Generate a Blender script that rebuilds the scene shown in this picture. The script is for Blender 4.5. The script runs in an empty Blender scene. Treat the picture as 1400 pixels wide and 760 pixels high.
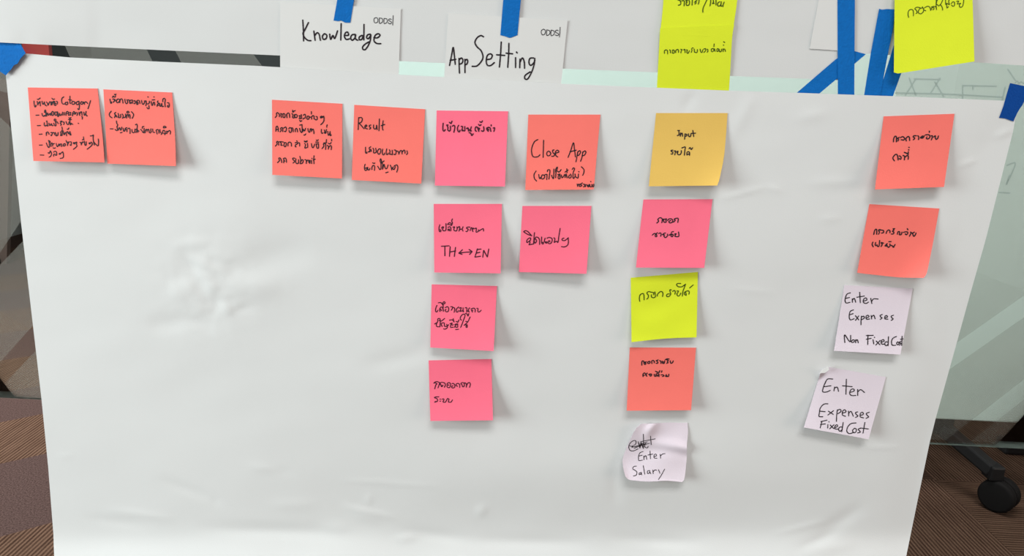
import bpy, bmesh, math, random
from mathutils import Vector, Matrix, noise
from mathutils.bvhtree import BVHTree

# ---------------------------------------------------------------- camera, light, exposure
SC = bpy.context.scene
COL = SC.collection
F = 1000.0                     # focal length for a 1400 px wide frame
PITCH = math.radians(14.5)
ROLL = math.asin(0.050)
CAM = Vector((0.0, -0.80, 1.10))
_r0 = Vector((1, 0, 0))
_f = Vector((0, math.cos(PITCH), -math.sin(PITCH)))
_u0 = Vector((0, math.sin(PITCH), math.cos(PITCH)))
_r = math.cos(ROLL) * _r0 + math.sin(ROLL) * _u0
_u = -math.sin(ROLL) * _r0 + math.cos(ROLL) * _u0
cam_data = bpy.data.cameras.new('camera')
cam_data.sensor_width = 36.0
cam_data.lens = F / 1400.0 * 36.0
cam_data.clip_start = 0.02
cam = bpy.data.objects.new('camera', cam_data)
COL.objects.link(cam)
M = Matrix.Identity(4)
for i in range(3):
    M[i][0], M[i][1], M[i][2], M[i][3] = _r[i], _u[i], -_f[i], CAM[i]
cam.matrix_world = M
SC.camera = cam

SC.view_settings.view_transform = 'Standard'
SC.view_settings.look = 'None'
SC.view_settings.gamma = 1.0
SC.view_settings.use_curve_mapping = False
SC.view_settings.exposure = -0.05

world = bpy.data.worlds.new('world')
SC.world = world
world.use_nodes = True
world.node_tree.nodes['Background'].inputs[0].default_value = (0.96, 1.0, 1.0, 1)
world.node_tree.nodes['Background'].inputs[1].default_value = 0.30


def area(name, loc, target, sx, sy, power, color):
    d = bpy.data.lights.new(name, 'AREA')
    d.shape = 'RECTANGLE'
    d.size, d.size_y, d.energy, d.color = sx, sy, power, color
    o = bpy.data.objects.new(name, d)
    COL.objects.link(o)
    o.location = loc
    o.rotation_euler = (Vector(target) - Vector(loc)).to_track_quat('-Z', 'Y').to_euler()
    return o


area('ceiling_lamp', (0.1, -2.6, 4.5), (0.1, 0.0, 0.80), 2.4, 1.0, 122, (1.0, 0.985, 0.975))
area('left_cool_fill', (-3.235, -1.5, 1.25), (-0.3, 0.0, 0.9), 1.5, 1.5, 132, (0.91, 1.0, 1.0))  # unseen cool fill from the left, a window added around it
area('right_warm_fill', (3.235, -1.4, 1.25), (0.6, 0.0, 0.85), 1.2, 1.3, 28, (1.0, 0.80, 0.70))  # unseen warm fill added for the right edge of the sheet
area('whiteboard_fill', (0.3, 0.45, 3.6), (0.5, 0.75, 0), 2.2, 0.6, 104, (1.0, 0.98, 0.96))  # fill added behind the glass to brighten the mint whiteboard
area('left_carpet_fill', (-2.4, 1.7, 2.4), (-1.6, 0.9, 0), 1.2, 0.8, 185, (1.0, 0.96, 0.92))  # unseen lamp added to brighten the left carpet and film


def ray(px, py):
    return (_f + (px - 700.0) / F * _r - (py - 380.0) / F * _u)


def on_y(px, py, y):            # the point of the vertical plane at depth y seen at that place
    d = ray(px, py)
    return CAM + d * ((y - CAM.y) / d.y)


def on_z(px, py, z=0.0):
    d = ray(px, py)
    return CAM + d * ((z - CAM.z) / d.z)


# ---------------------------------------------------------------- materials
def lin(c):
    return tuple((v / 255 / 12.92) if v / 255 <= 0.04045 else ((v / 255 + 0.055) / 1.055) ** 2.4 for v in c)


def mat(name, color, rough=0.85, spec=0.2, var=0.04, scale=60.0, bump=0.0, metal=0.0, bscale=None):
    m = bpy.data.materials.new(name)
    m.use_nodes = True
    nt = m.node_tree
    b = nt.nodes['Principled BSDF']
    b.inputs['Roughness'].default_value = rough
    b.inputs['Specular IOR Level'].default_value = spec
    b.inputs['Metallic'].default_value = metal
    tc = nt.nodes.new('ShaderNodeTexCoord')
    nz = nt.nodes.new('ShaderNodeTexNoise')
    nz.inputs['Scale'].default_value = scale
    nz.inputs['Detail'].default_value = 4
    nt.links.new(tc.outputs['Object'], nz.inputs['Vector'])
    mx = nt.nodes.new('ShaderNodeMix')
    mx.data_type = 'RGBA'
    mx.inputs[6].default_value = tuple(max(0, c * (1 - var)) for c in color) + (1,)
    mx.inputs[7].default_value = tuple(min(1, c * (1 + var)) for c in color) + (1,)
    nt.links.new(nz.outputs['Fac'], mx.inputs[0])
    nt.links.new(mx.outputs[2], b.inputs['Base Color'])
    if bump:
        n2 = nt.nodes.new('ShaderNodeTexNoise')
        n2.inputs['Scale'].default_value = bscale or scale * 6
        nt.links.new(tc.outputs['Object'], n2.inputs['Vector'])
        bp = nt.nodes.new('ShaderNodeBump')
        bp.inputs['Strength'].default_value = bump
        bp.inputs['Distance'].default_value = 0.001
        nt.links.new(n2.outputs['Fac'], bp.inputs['Height'])
        nt.links.new(bp.outputs['Normal'], b.inputs['Normal'])
    return m


MAT = dict(
    sheet=mat('white_paper', (0.675, 0.684, 0.676), 0.8, 0.2, 0.012, 9, 0.10, bscale=900),
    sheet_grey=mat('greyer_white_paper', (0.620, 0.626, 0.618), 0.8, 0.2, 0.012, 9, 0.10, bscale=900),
    card=mat('white_card', (0.655, 0.655, 0.64), 0.8, 0.15, 0.012, 20),
    coral=mat('coral_paper', (0.865, 0.178, 0.148), 0.85, 0.15, 0.03, 40, 0.15, bscale=700),
    pink=mat('pink_paper', (0.90, 0.158, 0.244), 0.85, 0.15, 0.03, 40, 0.15, bscale=700),
    green=mat('lime_paper', (0.665, 0.755, 0.028), 0.85, 0.15, 0.03, 40, 0.15, bscale=700),
    yellow=mat('amber_paper', (0.70, 0.455, 0.108), 0.85, 0.15, 0.03, 40, 0.15, bscale=700),
    lavender=mat('lavender_paper', (0.715, 0.64, 0.705), 0.8, 0.2, 0.02, 30, 0.1, bscale=700),
    tape=mat('blue_masking_tape', (0.004, 0.13, 0.44), 0.75, 0.1, 0.13, 220, 0.5, bscale=500),
    tape_dark=mat('dark_blue_masking_tape', (0.002, 0.055, 0.27), 0.75, 0.1, 0.10, 220, 0.5, bscale=500),
    ink=mat('black_ink', (0.018, 0.012, 0.016), 0.6, 0.2),
    ink_brown=mat('dark_maroon_ink', (0.055, 0.008, 0.02), 0.6, 0.2),
    ink_olive=mat('dark_olive_ink', (0.05, 0.085, 0.004), 0.6, 0.2),
    ink_grey=mat('printed_black', (0.045, 0.045, 0.05), 0.6, 0.2),
    ink_faint=mat('faded_green_marker', (0.42, 0.53, 0.50), 0.6, 0.2),
    board=mat('mint_white_board', (0.60, 0.71, 0.665), 0.6, 0.2, 0.015, 3),
    black=mat('black_plastic', (0.007, 0.007, 0.0075), 0.5, 0.25),
    rubber=mat('black_rubber', (0.005, 0.0045, 0.0045), 0.7, 0.12),
    steel=mat('grey_steel', (0.22, 0.23, 0.23), 0.4, 0.5, metal=0.7),
    wall=mat('charcoal_wall', (0.028, 0.032, 0.032), 0.9, 0.1),
    grey=mat('grey_fabric', (0.15, 0.155, 0.145), 0.95, 0.1, 0.08, 30),
    greyd=mat('dark_grey_fabric', (0.085, 0.09, 0.085), 0.95, 0.1, 0.1, 30),
    brown=mat('dark_brown_wood', (0.085, 0.060, 0.052), 0.7, 0.2, 0.2, 12),
    glass_edge=mat('green_glass_edge', (0.30, 0.33, 0.31), 0.5, 0.3),
    red=mat('red_fabric', (0.42, 0.055, 0.05), 0.9, 0.1, 0.08, 30),
    wall_grey=mat('grey_wall_paint', (0.30, 0.30, 0.29), 0.9, 0.1, 0.03, 3),
)


def glass_material():
    m = bpy.data.materials.new('clear_green_glass')
    m.use_nodes = True
    nt = m.node_tree
    nt.nodes.clear()
    out = nt.nodes.new('ShaderNodeOutputMaterial')
    tr = nt.nodes.new('ShaderNodeBsdfTransparent')
    tr.inputs[0].default_value = (0.93, 0.97, 0.96, 1)
    gl = nt.nodes.new('ShaderNodeBsdfGlossy')
    gl.inputs['Roughness'].default_value = 0.0
    gl.inputs['Color'].default_value = (1, 1, 1, 1)
    fr = nt.nodes.new('ShaderNodeFresnel')
    fr.inputs['IOR'].default_value = 1.52
    mx = nt.nodes.new('ShaderNodeMixShader')
    nt.links.new(fr.outputs[0], mx.inputs[0])
    nt.links.new(tr.outputs[0], mx.inputs[1])
    nt.links.new(gl.outputs[0], mx.inputs[2])
    nt.links.new(mx.outputs[0], out.inputs[0])
    return m


MAT['glass'] = glass_material()


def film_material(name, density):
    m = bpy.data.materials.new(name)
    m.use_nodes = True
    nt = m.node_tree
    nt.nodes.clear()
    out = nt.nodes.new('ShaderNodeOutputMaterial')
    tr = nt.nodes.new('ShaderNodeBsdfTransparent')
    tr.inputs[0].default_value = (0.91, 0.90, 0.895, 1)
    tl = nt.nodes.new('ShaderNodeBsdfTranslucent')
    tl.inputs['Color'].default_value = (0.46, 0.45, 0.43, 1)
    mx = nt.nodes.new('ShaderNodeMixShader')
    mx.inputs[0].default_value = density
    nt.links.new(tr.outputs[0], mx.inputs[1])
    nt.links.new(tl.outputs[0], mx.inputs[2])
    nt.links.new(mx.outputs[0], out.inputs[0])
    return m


MAT['film_lit'] = film_material('smoky_film_lit', 0.125)  # same film made hazier at left and top, painting in brighter back light
MAT['film_shaded'] = film_material('smoky_film_shaded', 0.045)  # same film with less haze at right, painting in the shaded strip


def carpet(name, c1, c2, ridge_dir=None):
    m = bpy.data.materials.new(name)
    m.use_nodes = True
    nt = m.node_tree
    b = nt.nodes['Principled BSDF']
    b.inputs['Roughness'].default_value = 1.0
    b.inputs['Specular IOR Level'].default_value = 0.05
    tc = nt.nodes.new('ShaderNodeTexCoord')
    sp = nt.nodes.new('ShaderNodeTexNoise')
    sp.inputs['Scale'].default_value = 260
    sp.inputs['Detail'].default_value = 3
    nt.links.new(tc.outputs['Object'], sp.inputs['Vector'])
    fac = sp.outputs['Fac']
    if ridge_dir:
        wv = nt.nodes.new('ShaderNodeTexWave')
        wv.wave_type = 'BANDS'
        wv.bands_direction = ridge_dir
        wv.inputs['Scale'].default_value = 30.0
        wv.inputs['Distortion'].default_value = 0.5
        wv.inputs['Detail'].default_value = 1
        nt.links.new(tc.outputs['Object'], wv.inputs['Vector'])
        st = nt.nodes.new('ShaderNodeTexNoise')
        st.inputs['Scale'].default_value = 18
        mp = nt.nodes.new('ShaderNodeMapping')
        mp.inputs['Scale'].default_value = (7, 0.5, 1) if ridge_dir == 'X' else (0.5, 7, 1)
        nt.links.new(tc.outputs['Object'], mp.inputs['Vector'])
        nt.links.new(mp.outputs[0], st.inputs['Vector'])
        m1 = nt.nodes.new('ShaderNodeMix')
        m1.inputs[0].default_value = 0.5
        nt.links.new(wv.outputs['Fac'], m1.inputs[2])
        nt.links.new(sp.outputs['Fac'], m1.inputs[3])
        m2 = nt.nodes.new('ShaderNodeMix')
        m2.inputs[0].default_value = 0.4
        nt.links.new(m1.outputs[0], m2.inputs[2])
        nt.links.new(st.outputs['Fac'], m2.inputs[3])
        fac = m2.outputs[0]
        bp = nt.nodes.new('ShaderNodeBump')
        bp.inputs['Strength'].default_value = 0.6
        bp.inputs['Distance'].default_value = 0.003
        nt.links.new(wv.outputs['Fac'], bp.inputs['Height'])
        nt.links.new(bp.outputs['Normal'], b.inputs['Normal'])
    cr = nt.nodes.new('ShaderNodeValToRGB')
    cr.color_ramp.elements[0].position = 0.30
    cr.color_ramp.elements[1].position = 0.70
    cr.color_ramp.elements[0].color = c1 + (1,)
    cr.color_ramp.elements[1].color = c2 + (1,)
    nt.links.new(fac, cr.inputs[0])
    nt.links.new(cr.outputs[0], b.inputs['Base Color'])
    return m


CARPET = [
    carpet('carpet_ridged_along_x', (0.022, 0.011, 0.007), (0.098, 0.060, 0.041), 'Y'),
    carpet('carpet_ridged_along_y', (0.022, 0.011, 0.007), (0.098, 0.060, 0.041), 'X'),
    carpet('carpet_speckled', (0.020, 0.0120, 0.011), (0.070, 0.046, 0.042)),
    carpet('carpet_ridged_dark_along_x', (0.018, 0.009, 0.006), (0.064, 0.038, 0.026), 'Y'),
    carpet('carpet_ridged_dark_along_y', (0.018, 0.009, 0.006), (0.064, 0.038, 0.026), 'X'),
]


# ---------------------------------------------------------------- object helpers
def link(name, bm, material, parent=None, smooth=False):
    me = bpy.data.meshes.new(name)
    if smooth:
        for f in bm.faces:
            f.smooth = True
    bm.to_mesh(me)
    bm.free()
    for m in (material if isinstance(material, (list, tuple)) else [material]):
        me.materials.append(m)
    o = bpy.data.objects.new(name, me)
    COL.objects.link(o)
    if parent is not None:
        o.parent = parent
        o.matrix_parent_inverse = parent.matrix_world.inverted()
    return o


def tag(o, label, cat, group=None):
    o['label'] = label
    o['category'] = cat
    if group:
        o['group'] = group
    return o


def struct(o):
    o['kind'] = 'structure'
    return o


def empty(name, loc):
    o = bpy.data.objects.new(name, None)
    o.empty_display_size = 0.05
    o.location = loc
    COL.objects.link(o)
    bpy.context.view_layer.update()
    return o


def box(bm, x0, x1, y0, y1, z0, z1):
    v = [bm.verts.new((x, y, z)) for z in (z0, z1) for y in (y0, y1) for x in (x0, x1)]
    for q in ((0, 2, 3, 1), (4, 5, 7, 6), (0, 1, 5, 4), (2, 6, 7, 3), (0, 4, 6, 2), (1, 3, 7, 5)):
        bm.faces.new([v[i] for i in q])
    return v


def bevelled_box(x0, x1, y0, y1, z0, z1, w=0.002):
    bm = bmesh.new()
    box(bm, x0, x1, y0, y1, z0, z1)
    bmesh.ops.bevel(bm, geom=bm.edges[:], offset=w, segments=2, affect='EDGES', profile=0.5)
    return bm


def prism(pts, y0, y1):         # outline in x-z, front at y0, back at y1
    bm = bmesh.new()
    a = [bm.verts.new((p[0], y0, p[1])) for p in pts]
    b = [bm.verts.new((p[0], y1, p[1])) for p in pts]
    bm.faces.new(a)
    bm.faces.new(b[::-1])
    n = len(pts)
    for i in range(n):
        bm.faces.new((a[i], b[i], b[(i + 1) % n], a[(i + 1) % n]))
    bmesh.ops.recalc_face_normals(bm, faces=bm.faces)
    return bm


# ---------------------------------------------------------------- paper helpers
def resample(pts, n, smooth=False):
    pts = [Vector((p[0], p[1])) for p in pts]
    if smooth and len(pts) > 2:
        out = []
        for i in range(len(pts) - 1):
            p0 = pts[max(i - 1, 0)]; p1 = pts[i]; p2 = pts[i + 1]; p3 = pts[min(i + 2, len(pts) - 1)]
            for k in range(8):
                t = k / 8
                out.append(0.5 * ((2 * p1) + (-p0 + p2) * t + (2 * p0 - 5 * p1 + 4 * p2 - p3) * t * t + (-p0 + 3 * p1 - 3 * p2 + p3) * t ** 3))
        out.append(pts[-1])
        pts = out
    d = [0.0]
    for a, b in zip(pts, pts[1:]):
        d.append(d[-1] + (b - a).length)
    res = []
    j = 0
    for i in range(n + 1):
        s = d[-1] * i / n
        while j < len(d) - 2 and d[j + 1] < s:
            j += 1
        seg = d[j + 1] - d[j]
        t = 0 if seg < 1e-9 else (s - d[j]) / seg
        res.append(pts[j].lerp(pts[j + 1], min(max(t, 0), 1)))
    return res


def coons(top, right, bottom, left, nu, nv, smooth):
    T, B = resample(top, nu, smooth), resample(bottom, nu, smooth)
    L, R = resample(left, nv, smooth), resample(right, nv, smooth)
    g = []
    for j in range(nv + 1):
        v = j / nv
        row = []
        for i in range(nu + 1):
            u = i / nu
            p = (1 - v) * T[i] + v * B[i] + (1 - u) * L[j] + u * R[j] \
                - ((1 - u) * (1 - v) * T[0] + u * (1 - v) * T[-1] + (1 - u) * v * B[0] + u * v * B[-1])
            row.append(p)
        g.append(row)
    return g


CARRIER = {}


def paper(name, material, top, right, bottom, left, lift, nu=14, nv=14, thick=0.0002, smooth=False):
    """A sheet of paper: outline on the board plane, lift(px, py, u, v) in metres towards the viewer."""
    g = coons(top, right, bottom, left, nu, nv, smooth)
    bm = bmesh.new()
    fr, bk = [], []
    for j, row in enumerate(g):
        a, b = [], []
        for i, p in enumerate(row):
            h = lift(p.x, p.y, i / nu, j / nv)
            w = on_y(p.x, p.y, -h)
            a.append(bm.verts.new(w))
            b.append(bm.verts.new(w + Vector((0, thick, 0))))
        fr.append(a)
        bk.append(b)
    for j in range(nv):
        for i in range(nu):
            bm.faces.new((fr[j][i], fr[j + 1][i], fr[j + 1][i + 1], fr[j][i + 1])).smooth = True
            bm.faces.new((bk[j][i], bk[j][i + 1], bk[j + 1][i + 1], bk[j + 1][i])).smooth = True
    rim = [(0, i) for i in range(nu)] + [(j, nu) for j in range(nv)] + [(nv, i) for i in range(nu, 0, -1)] + [(j, 0) for j in range(nv, 0, -1)]
    for k in range(len(rim)):
        a, b = rim[k], rim[(k + 1) % len(rim)]
        bm.faces.new((fr[a[0]][a[1]], fr[b[0]][b[1]], bk[b[0]][b[1]], bk[a[0]][a[1]]))
        for gg in (fr, bk):
            e = bm.edges.get((gg[a[0]][a[1]], gg[b[0]][b[1]]))
            if e:
                e.smooth = False
    bm.normal_update()
    tree = BVHTree.FromBMesh(bm)
    o = link(name, bm, material)
    CARRIER[o.name] = tree
    return o


def strokes(text):
    out = []
    for s in text.replace('\n', ';').split(';'):
        s = s.strip()
        if s:
            out.append([tuple(float(c) for c in p.split(',')) for p in s.split()])
    return out


def lettering(carrier, text, ox, oy, scale, width, material, name='lettering', tree=None, smooth=True):
    """Pen strokes lying on a carrier's surface; width in metres."""
    tree = tree or CARRIER[carrier.name]
    bm = bmesh.new()
    hw = width / 2
    lines = []
    for bx, by, bs, tx in (text if isinstance(text, list) else [(ox, oy, scale, text)]):
        lines += [[(bx + x / bs, by + y / bs) for x, y in st] for st in strokes(tx)]
    for pts in lines:
        if len(pts) == 1:
            pts = [pts[0], (pts[0][0] + 0.4, pts[0][1] + 0.4)]
        length = sum(math.dist(a, b) for a, b in zip(pts, pts[1:]))
        n = max(3, int(length / 0.4))
        P = []
        for q in resample(pts, n, smooth):
            d = ray(q.x, q.y).normalized()
            hit, nrm, _, _ = tree.ray_cast(CAM, d)
            if hit is None:
                continue
            if nrm.dot(d) > 0:
                nrm = -nrm
            P.append((hit + nrm * 0.00022, nrm))
        if len(P) < 2:
            continue
        L, R = [], []
        for i, (p, nrm) in enumerate(P):
            t = (P[min(i + 1, len(P) - 1)][0] - P[max(i - 1, 0)][0])
            if t.length < 1e-9:
                t = Vector((1, 0, 0))
            s = t.normalized().cross(nrm).normalized() * hw
            L.append(bm.verts.new(p + s))
            R.append(bm.verts.new(p - s))
        for i in range(len(P) - 1):
            bm.faces.new((L[i], R[i], R[i + 1], L[i + 1]))
        for (i, sg) in ((0, -1), (len(P) - 1, 1)):
            p, nrm = P[i]
            q = P[1][0] if i == 0 else P[-2][0]
            t = (p - q).normalized()
            s = (L[i].co - p)
            fan = [L[i]]
            for k in range(1, 5):
                a = math.pi * k / 5
                fan.append(bm.verts.new(p + s * math.cos(a) + t * (hw * math.sin(a))))
            fan.append(R[i])
            bm.faces.new(fan)
    for f in bm.faces:
        f.normal_update()
        if f.normal.y > 0:
            f.normal_flip()
    return link(name, bm, material, carrier)


# ---------------------------------------------------------------- the room
bm = bmesh.new()


def carpet_piece(pts, index):
    q = bm.faces.new([bm.verts.new((x, y, 0.0)) for x, y in pts])
    if q.normal.z < 0:
        q.normal_flip()
    q.material_index = index


XS = -0.17                      # to the right quarter-turned tiles, to the left diagonal bands
for i in range(-3, 9):
    for j in range(-13, 7):
        x0, x1 = 1.33 + 0.5 * i, 1.33 + 0.5 * (i + 1)
        y0, y1 = 1.24 + 0.5 * j, 1.24 + 0.5 * (j + 1)
        along_x = (i + j) % 2 != 0
        dark = random.Random(i * 31 + j * 17).random() < 0.4 or (i == -1 and j == 0)
        carpet_piece([(x0, y0), (x1, y0), (x1, y1), (x0, y1)], (3 if along_x else 4) if dark else (0 if along_x else 1))
CA, SA = math.cos(math.radians(39)), math.sin(math.radians(39))
bounds = [1.72 + d for d in (-6.3, -5.9, -5.5, -5.1, -4.75, -4.4, -4.0, -3.6, -3.2, -2.8, -2.45, -2.1, -1.75, -1.4, -1.05, -0.72, -0.40, 0.0, 0.30, 0.56, 0.9, 1.25, 1.6, 1.95, 2.3, 2.65, 3.0, 3.4, 3.8, 4.2, 4.6, 5.0, 5.4, 5.8)]


def clip_half(poly, a, b, c):   # keep a*x + b*y >= c
    out = []
    for k in range(len(poly)):
        p, q = poly[k], poly[(k + 1) % len(poly)]
        dp, dq = a * p[0] + b * p[1] - c, a * q[0] + b * q[1] - c
        if dp >= 0:
            out.append(p)
        if (dp >= 0) != (dq >= 0):
            t = dp / (dp - dq)
            out.append((p[0] + t * (q[0] - p[0]), p[1] + t * (q[1] - p[1])))
    return out


for k in range(len(bounds) - 1):
    poly = [(-5.3, -5.26), (XS, -5.26), (XS, 4.74), (-5.3, 4.74)]
    poly = clip_half(poly, -SA, CA, bounds[k])
    poly = clip_half(poly, SA, -CA, -bounds[k + 1])
    if len(poly) > 2:
        carpet_piece(poly, 1 if k % 2 == 1 else 2)
floor = struct(link('floor', bm, CARPET))

bm = bmesh.new(); box(bm, -3.4, 3.4, 4.3, 4.4, 0, 4.8)
struct(link('wall_back', bm, MAT['wall']))


def side_wall(name, x0, x1, yw, hw, zw, hh):
    """A side wall with an added window opening centred at (yw, zw)."""
    bm = bmesh.new()
    box(bm, x0, x1, -5.0, yw - hw, 0, 4.8)
    box(bm, x0, x1, yw + hw, 4.3, 0, 4.8)
    box(bm, x0, x1, yw - hw, yw + hw, 0, zw - hh)
    box(bm, x0, x1, yw - hw, yw + hw, zw + hh, 4.8)
    struct(link(name, bm, MAT['wall_grey']))


def added_window_frame(name, x0, x1, yw, hw, zw, hh):
    bm = bmesh.new()
    w = 0.05
    box(bm, x0, x1, yw - hw, yw - hw + w, zw - hh, zw + hh)
    box(bm, x0, x1, yw + hw - w, yw + hw, zw - hh, zw + hh)
    box(bm, x0, x1, yw - hw + w, yw + hw - w, zw - hh, zw - hh + w)
    box(bm, x0, x1, yw - hw + w, yw + hw - w, zw + hh - w, zw + hh)
    struct(link(name, bm, MAT['steel']))


side_wall('wall_left', -3.4, -3.3, -1.5, 0.85, 1.25, 0.85)
added_window_frame('added_window_1', -3.4, -3.32, -1.5, 0.85, 1.25, 0.85)  # frame added around the cool left fill
side_wall('wall_right', 3.3, 3.4, -1.4, 0.72, 1.25, 0.75)
added_window_frame('added_window_2', 3.32, 3.4, -1.4, 0.72, 1.25, 0.75)  # frame added around the warm right fill

# ---------------------------------------------------------------- glass board
zb = on_y(670, 577, 0).z
t = tag(empty('glass_board', (0, 0.004, 0)), 'clear glass board on a stand, covered by taped paper sheets', 'glass board')
bm = bmesh.new()
box(bm, -1.05, 1.02, 0.0, 0.0036, zb, 1.72)
bm.normal_update()
for f in bm.faces:
    f.material_index = 0 if abs(f.normal.y) > 0.5 else 1
link('glass_pane', bm, [MAT['glass'], MAT['glass_edge']], t)
# smoky film pieces on the back of the glass, with clear slanted gaps between them
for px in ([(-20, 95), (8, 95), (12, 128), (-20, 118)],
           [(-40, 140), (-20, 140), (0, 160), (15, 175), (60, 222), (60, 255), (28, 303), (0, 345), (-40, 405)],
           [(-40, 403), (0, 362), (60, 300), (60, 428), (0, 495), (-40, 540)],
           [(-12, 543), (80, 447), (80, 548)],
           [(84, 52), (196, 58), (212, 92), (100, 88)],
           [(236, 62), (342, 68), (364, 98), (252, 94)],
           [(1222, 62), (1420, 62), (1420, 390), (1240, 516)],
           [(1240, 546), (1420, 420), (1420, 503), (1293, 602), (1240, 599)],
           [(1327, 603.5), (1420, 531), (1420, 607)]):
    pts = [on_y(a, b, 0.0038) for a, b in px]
    link('tinted_film', prism([(p.x, p.z) for p in pts], 0.0038, 0.0041), MAT['film_lit' if px[0][0] < 700 else 'film_shaded'], t)
for sx in (-0.19, 0.197):
    bm = bevelled_box(sx - 0.02, sx + 0.02, 0.012, 0.042, 0.05, 1.70, 0.003)
    link('stand_post', bm, MAT['steel'], t)
    bm = bevelled_box(sx - 0.025, sx + 0.025, -0.16, 0.24, 0.0, 0.05, 0.006)
    link('stand_foot', bm, MAT['steel'], t)
    for z in (zb + 0.09, 1.45):
        bm = bmesh.new()
        bmesh.ops.create_cone(bm, cap_ends=True, segments=24, radius1=0.012, radius2=0.012, depth=0.0082)
        bmesh.ops.transform(bm, matrix=Matrix.Translation((sx, 0.0079, z)) @ Matrix.Rotation(math.pi / 2, 4, 'X'), verts=bm.verts)
        link('glass_clamp', bm, MAT['steel'], t)

# ---------------------------------------------------------------- mobile whiteboard behind the glass
YW = 1.16
pb = on_y(1340, 576, YW)
zb2 = pb.z
XL, XR = on_y(452, 95, YW).x, 2.35
wb = tag(empty('whiteboard', ((XL + XR) / 2, YW, 0)), 'pale mint whiteboard on castors seen through the glass', 'whiteboard')
bm = bevelled_box(XL, XR, YW, YW + 0.03, zb2, 1.75, 0.004)
panel_tree = BVHTree.FromBMesh(bm)
panel = link('panel', bm, MAT['board'], wb)
lettering(panel, """1377,226 1388,224 1376,252 1380,240; 1366,263 1380,264""", 0, 0, 1, 0.004, MAT['ink_faint'], 'board_sketch', panel_tree)
lettering(panel, """1243,107 1252,130; 1252,108 1238,130; 1250,108 1285,109; 1285,107 1272,128; 1278,112 1290,132
1225,127 1300,129 1370,133; 1316,118 1316,135; 1316,117 1362,118; 1330,117 1330,122; 1374,120 1370,138
1378,95 1388,110; 1388,113 1391,111 1393,114 1396,112 1399,114 1402,112""", 0, 0, 1, 0.004, MAT['ink_faint'], 'board_sketch', panel_tree)


def tube(bm, p0, p1, w, h):     # rectangular bar between two points
    d = (p1 - p0).normalized()
    s = d.cross(Vector((0, 0, 1))).normalized() * (w / 2)
    n = s.cross(d).normalized() * (h / 2)
    a = [bm.verts.new(p0 + i * s + j * n) for i, j in ((-1, -1), (1, -1), (1, 1), (-1, 1))]
    b = [bm.verts.new(p1 + i * s + j * n) for i, j in ((-1, -1), (1, -1), (1, 1), (-1, 1))]
    bm.faces.new(a[::-1]); bm.faces.new(b)
    for i in range(4):
        bm.faces.new((a[i], a[(i + 1) % 4], b[(i + 1) % 4], b[i]))
    bmesh.ops.recalc_face_normals(bm, faces=bm.faces)
    bmesh.ops.bevel(bm, geom=bm.edges[:], offset=min(w, h) * 0.18, segments=2, affect='EDGES', profile=0.5)


ground = on_z(1364, 698)
dep = (ground - CAM).dot(_f)
WR = 22.5 / F * dep             # castor wheel radius
wc = Vector((ground.x, ground.y + 0.01, WR))
hub_top = Vector((wc.x - 12.0 / F * dep, wc.y + 0.012, WR * 2 + 0.020))
inner = on_y(1296, 590, YW + 0.015)


def castor(center, parent, yaw):
    c = None
    for k in (-1, 1):
        bm = bmesh.new()
        bmesh.ops.create_cone(bm, cap_ends=True, segments=40, radius1=WR, radius2=WR, depth=WR * 0.62)
        bmesh.ops.bevel(bm, geom=[e for e in bm.edges if len(e.link_faces) == 2 and any(len(f.verts) > 4 for f in e.link_faces)], offset=WR * 0.2, segments=4, affect='EDGES', profile=0.5)
        mt = Matrix.Translation(center) @ Matrix.Rotation(yaw, 4, 'Z') @ Matrix.Translation((k * WR * 0.36, 0, 0)) @ Matrix.Rotation(math.pi / 2, 4, 'Y')
        bmesh.ops.transform(bm, matrix=mt, verts=bm.verts)
        o = link('castor_wheel', bm, MAT['rubber'], parent, True)
    bm = bmesh.new()
    bmesh.ops.create_cone(bm, cap_ends=True, segments=24, radius1=0.012, radius2=0.012, depth=WR * 1.3)
    bmesh.ops.transform(bm, matrix=Matrix.Translation(center + Vector((-0.012, 0.004, WR * 0.75))), verts=bm.verts)
    link('castor_stem', bm, MAT['black'], parent)


bm = bmesh.new()
tube(bm, inner + Vector((0, 0.03, 0.0)), hub_top + Vector((0, -0.004, 0.0)), 0.042, 0.038)
leg = link('leg', bm, MAT['black'], wb)
bm = bevelled_box(hub_top.x - 0.019, hub_top.x + 0.019, hub_top.y - 0.026, hub_top.y + 0.02, hub_top.z - 0.022, hub_top.z + 0.021, 0.005)
link('leg_cap', bm, MAT['black'], leg)
castor(wc, leg, math.radians(38))
bm = bmesh.new()
rear = Vector((inner.x, YW + 0.50, hub_top.z))
tube(bm, inner + Vector((0, 0.03, 0)), rear, 0.042, 0.038)
leg2 = link('leg', bm, MAT['black'], wb)
castor(Vector((rear.x, rear.y - 0.01, WR)), leg2, math.radians(10))
# the same foot at the far left end of the board
mx = XL + 0.35
bm = bmesh.new()
tube(bm, Vector((mx, YW + 0.045, inner.z)), Vector((mx, hub_top.y, hub_top.z)), 0.042, 0.038)
leg3 = link('leg', bm, MAT['black'], wb)
castor(Vector((mx, wc.y, WR)), leg3, math.radians(15))
bm = bmesh.new()
tube(bm, Vector((mx, YW + 0.045, inner.z)), Vector((mx, rear.y, rear.z)), 0.042, 0.038)
leg4 = link('leg', bm, MAT['black'], wb)
castor(Vector((mx, rear.y - 0.01, WR)), leg4, math.radians(-12))
for x in (inner.x, mx):
    bm = bevelled_box(x - 0.025, x + 0.025, YW + 0.0302, YW + 0.065, inner.z - 0.02, 1.70, 0.004)
    link('post', bm, MAT['black'], wb)
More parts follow.
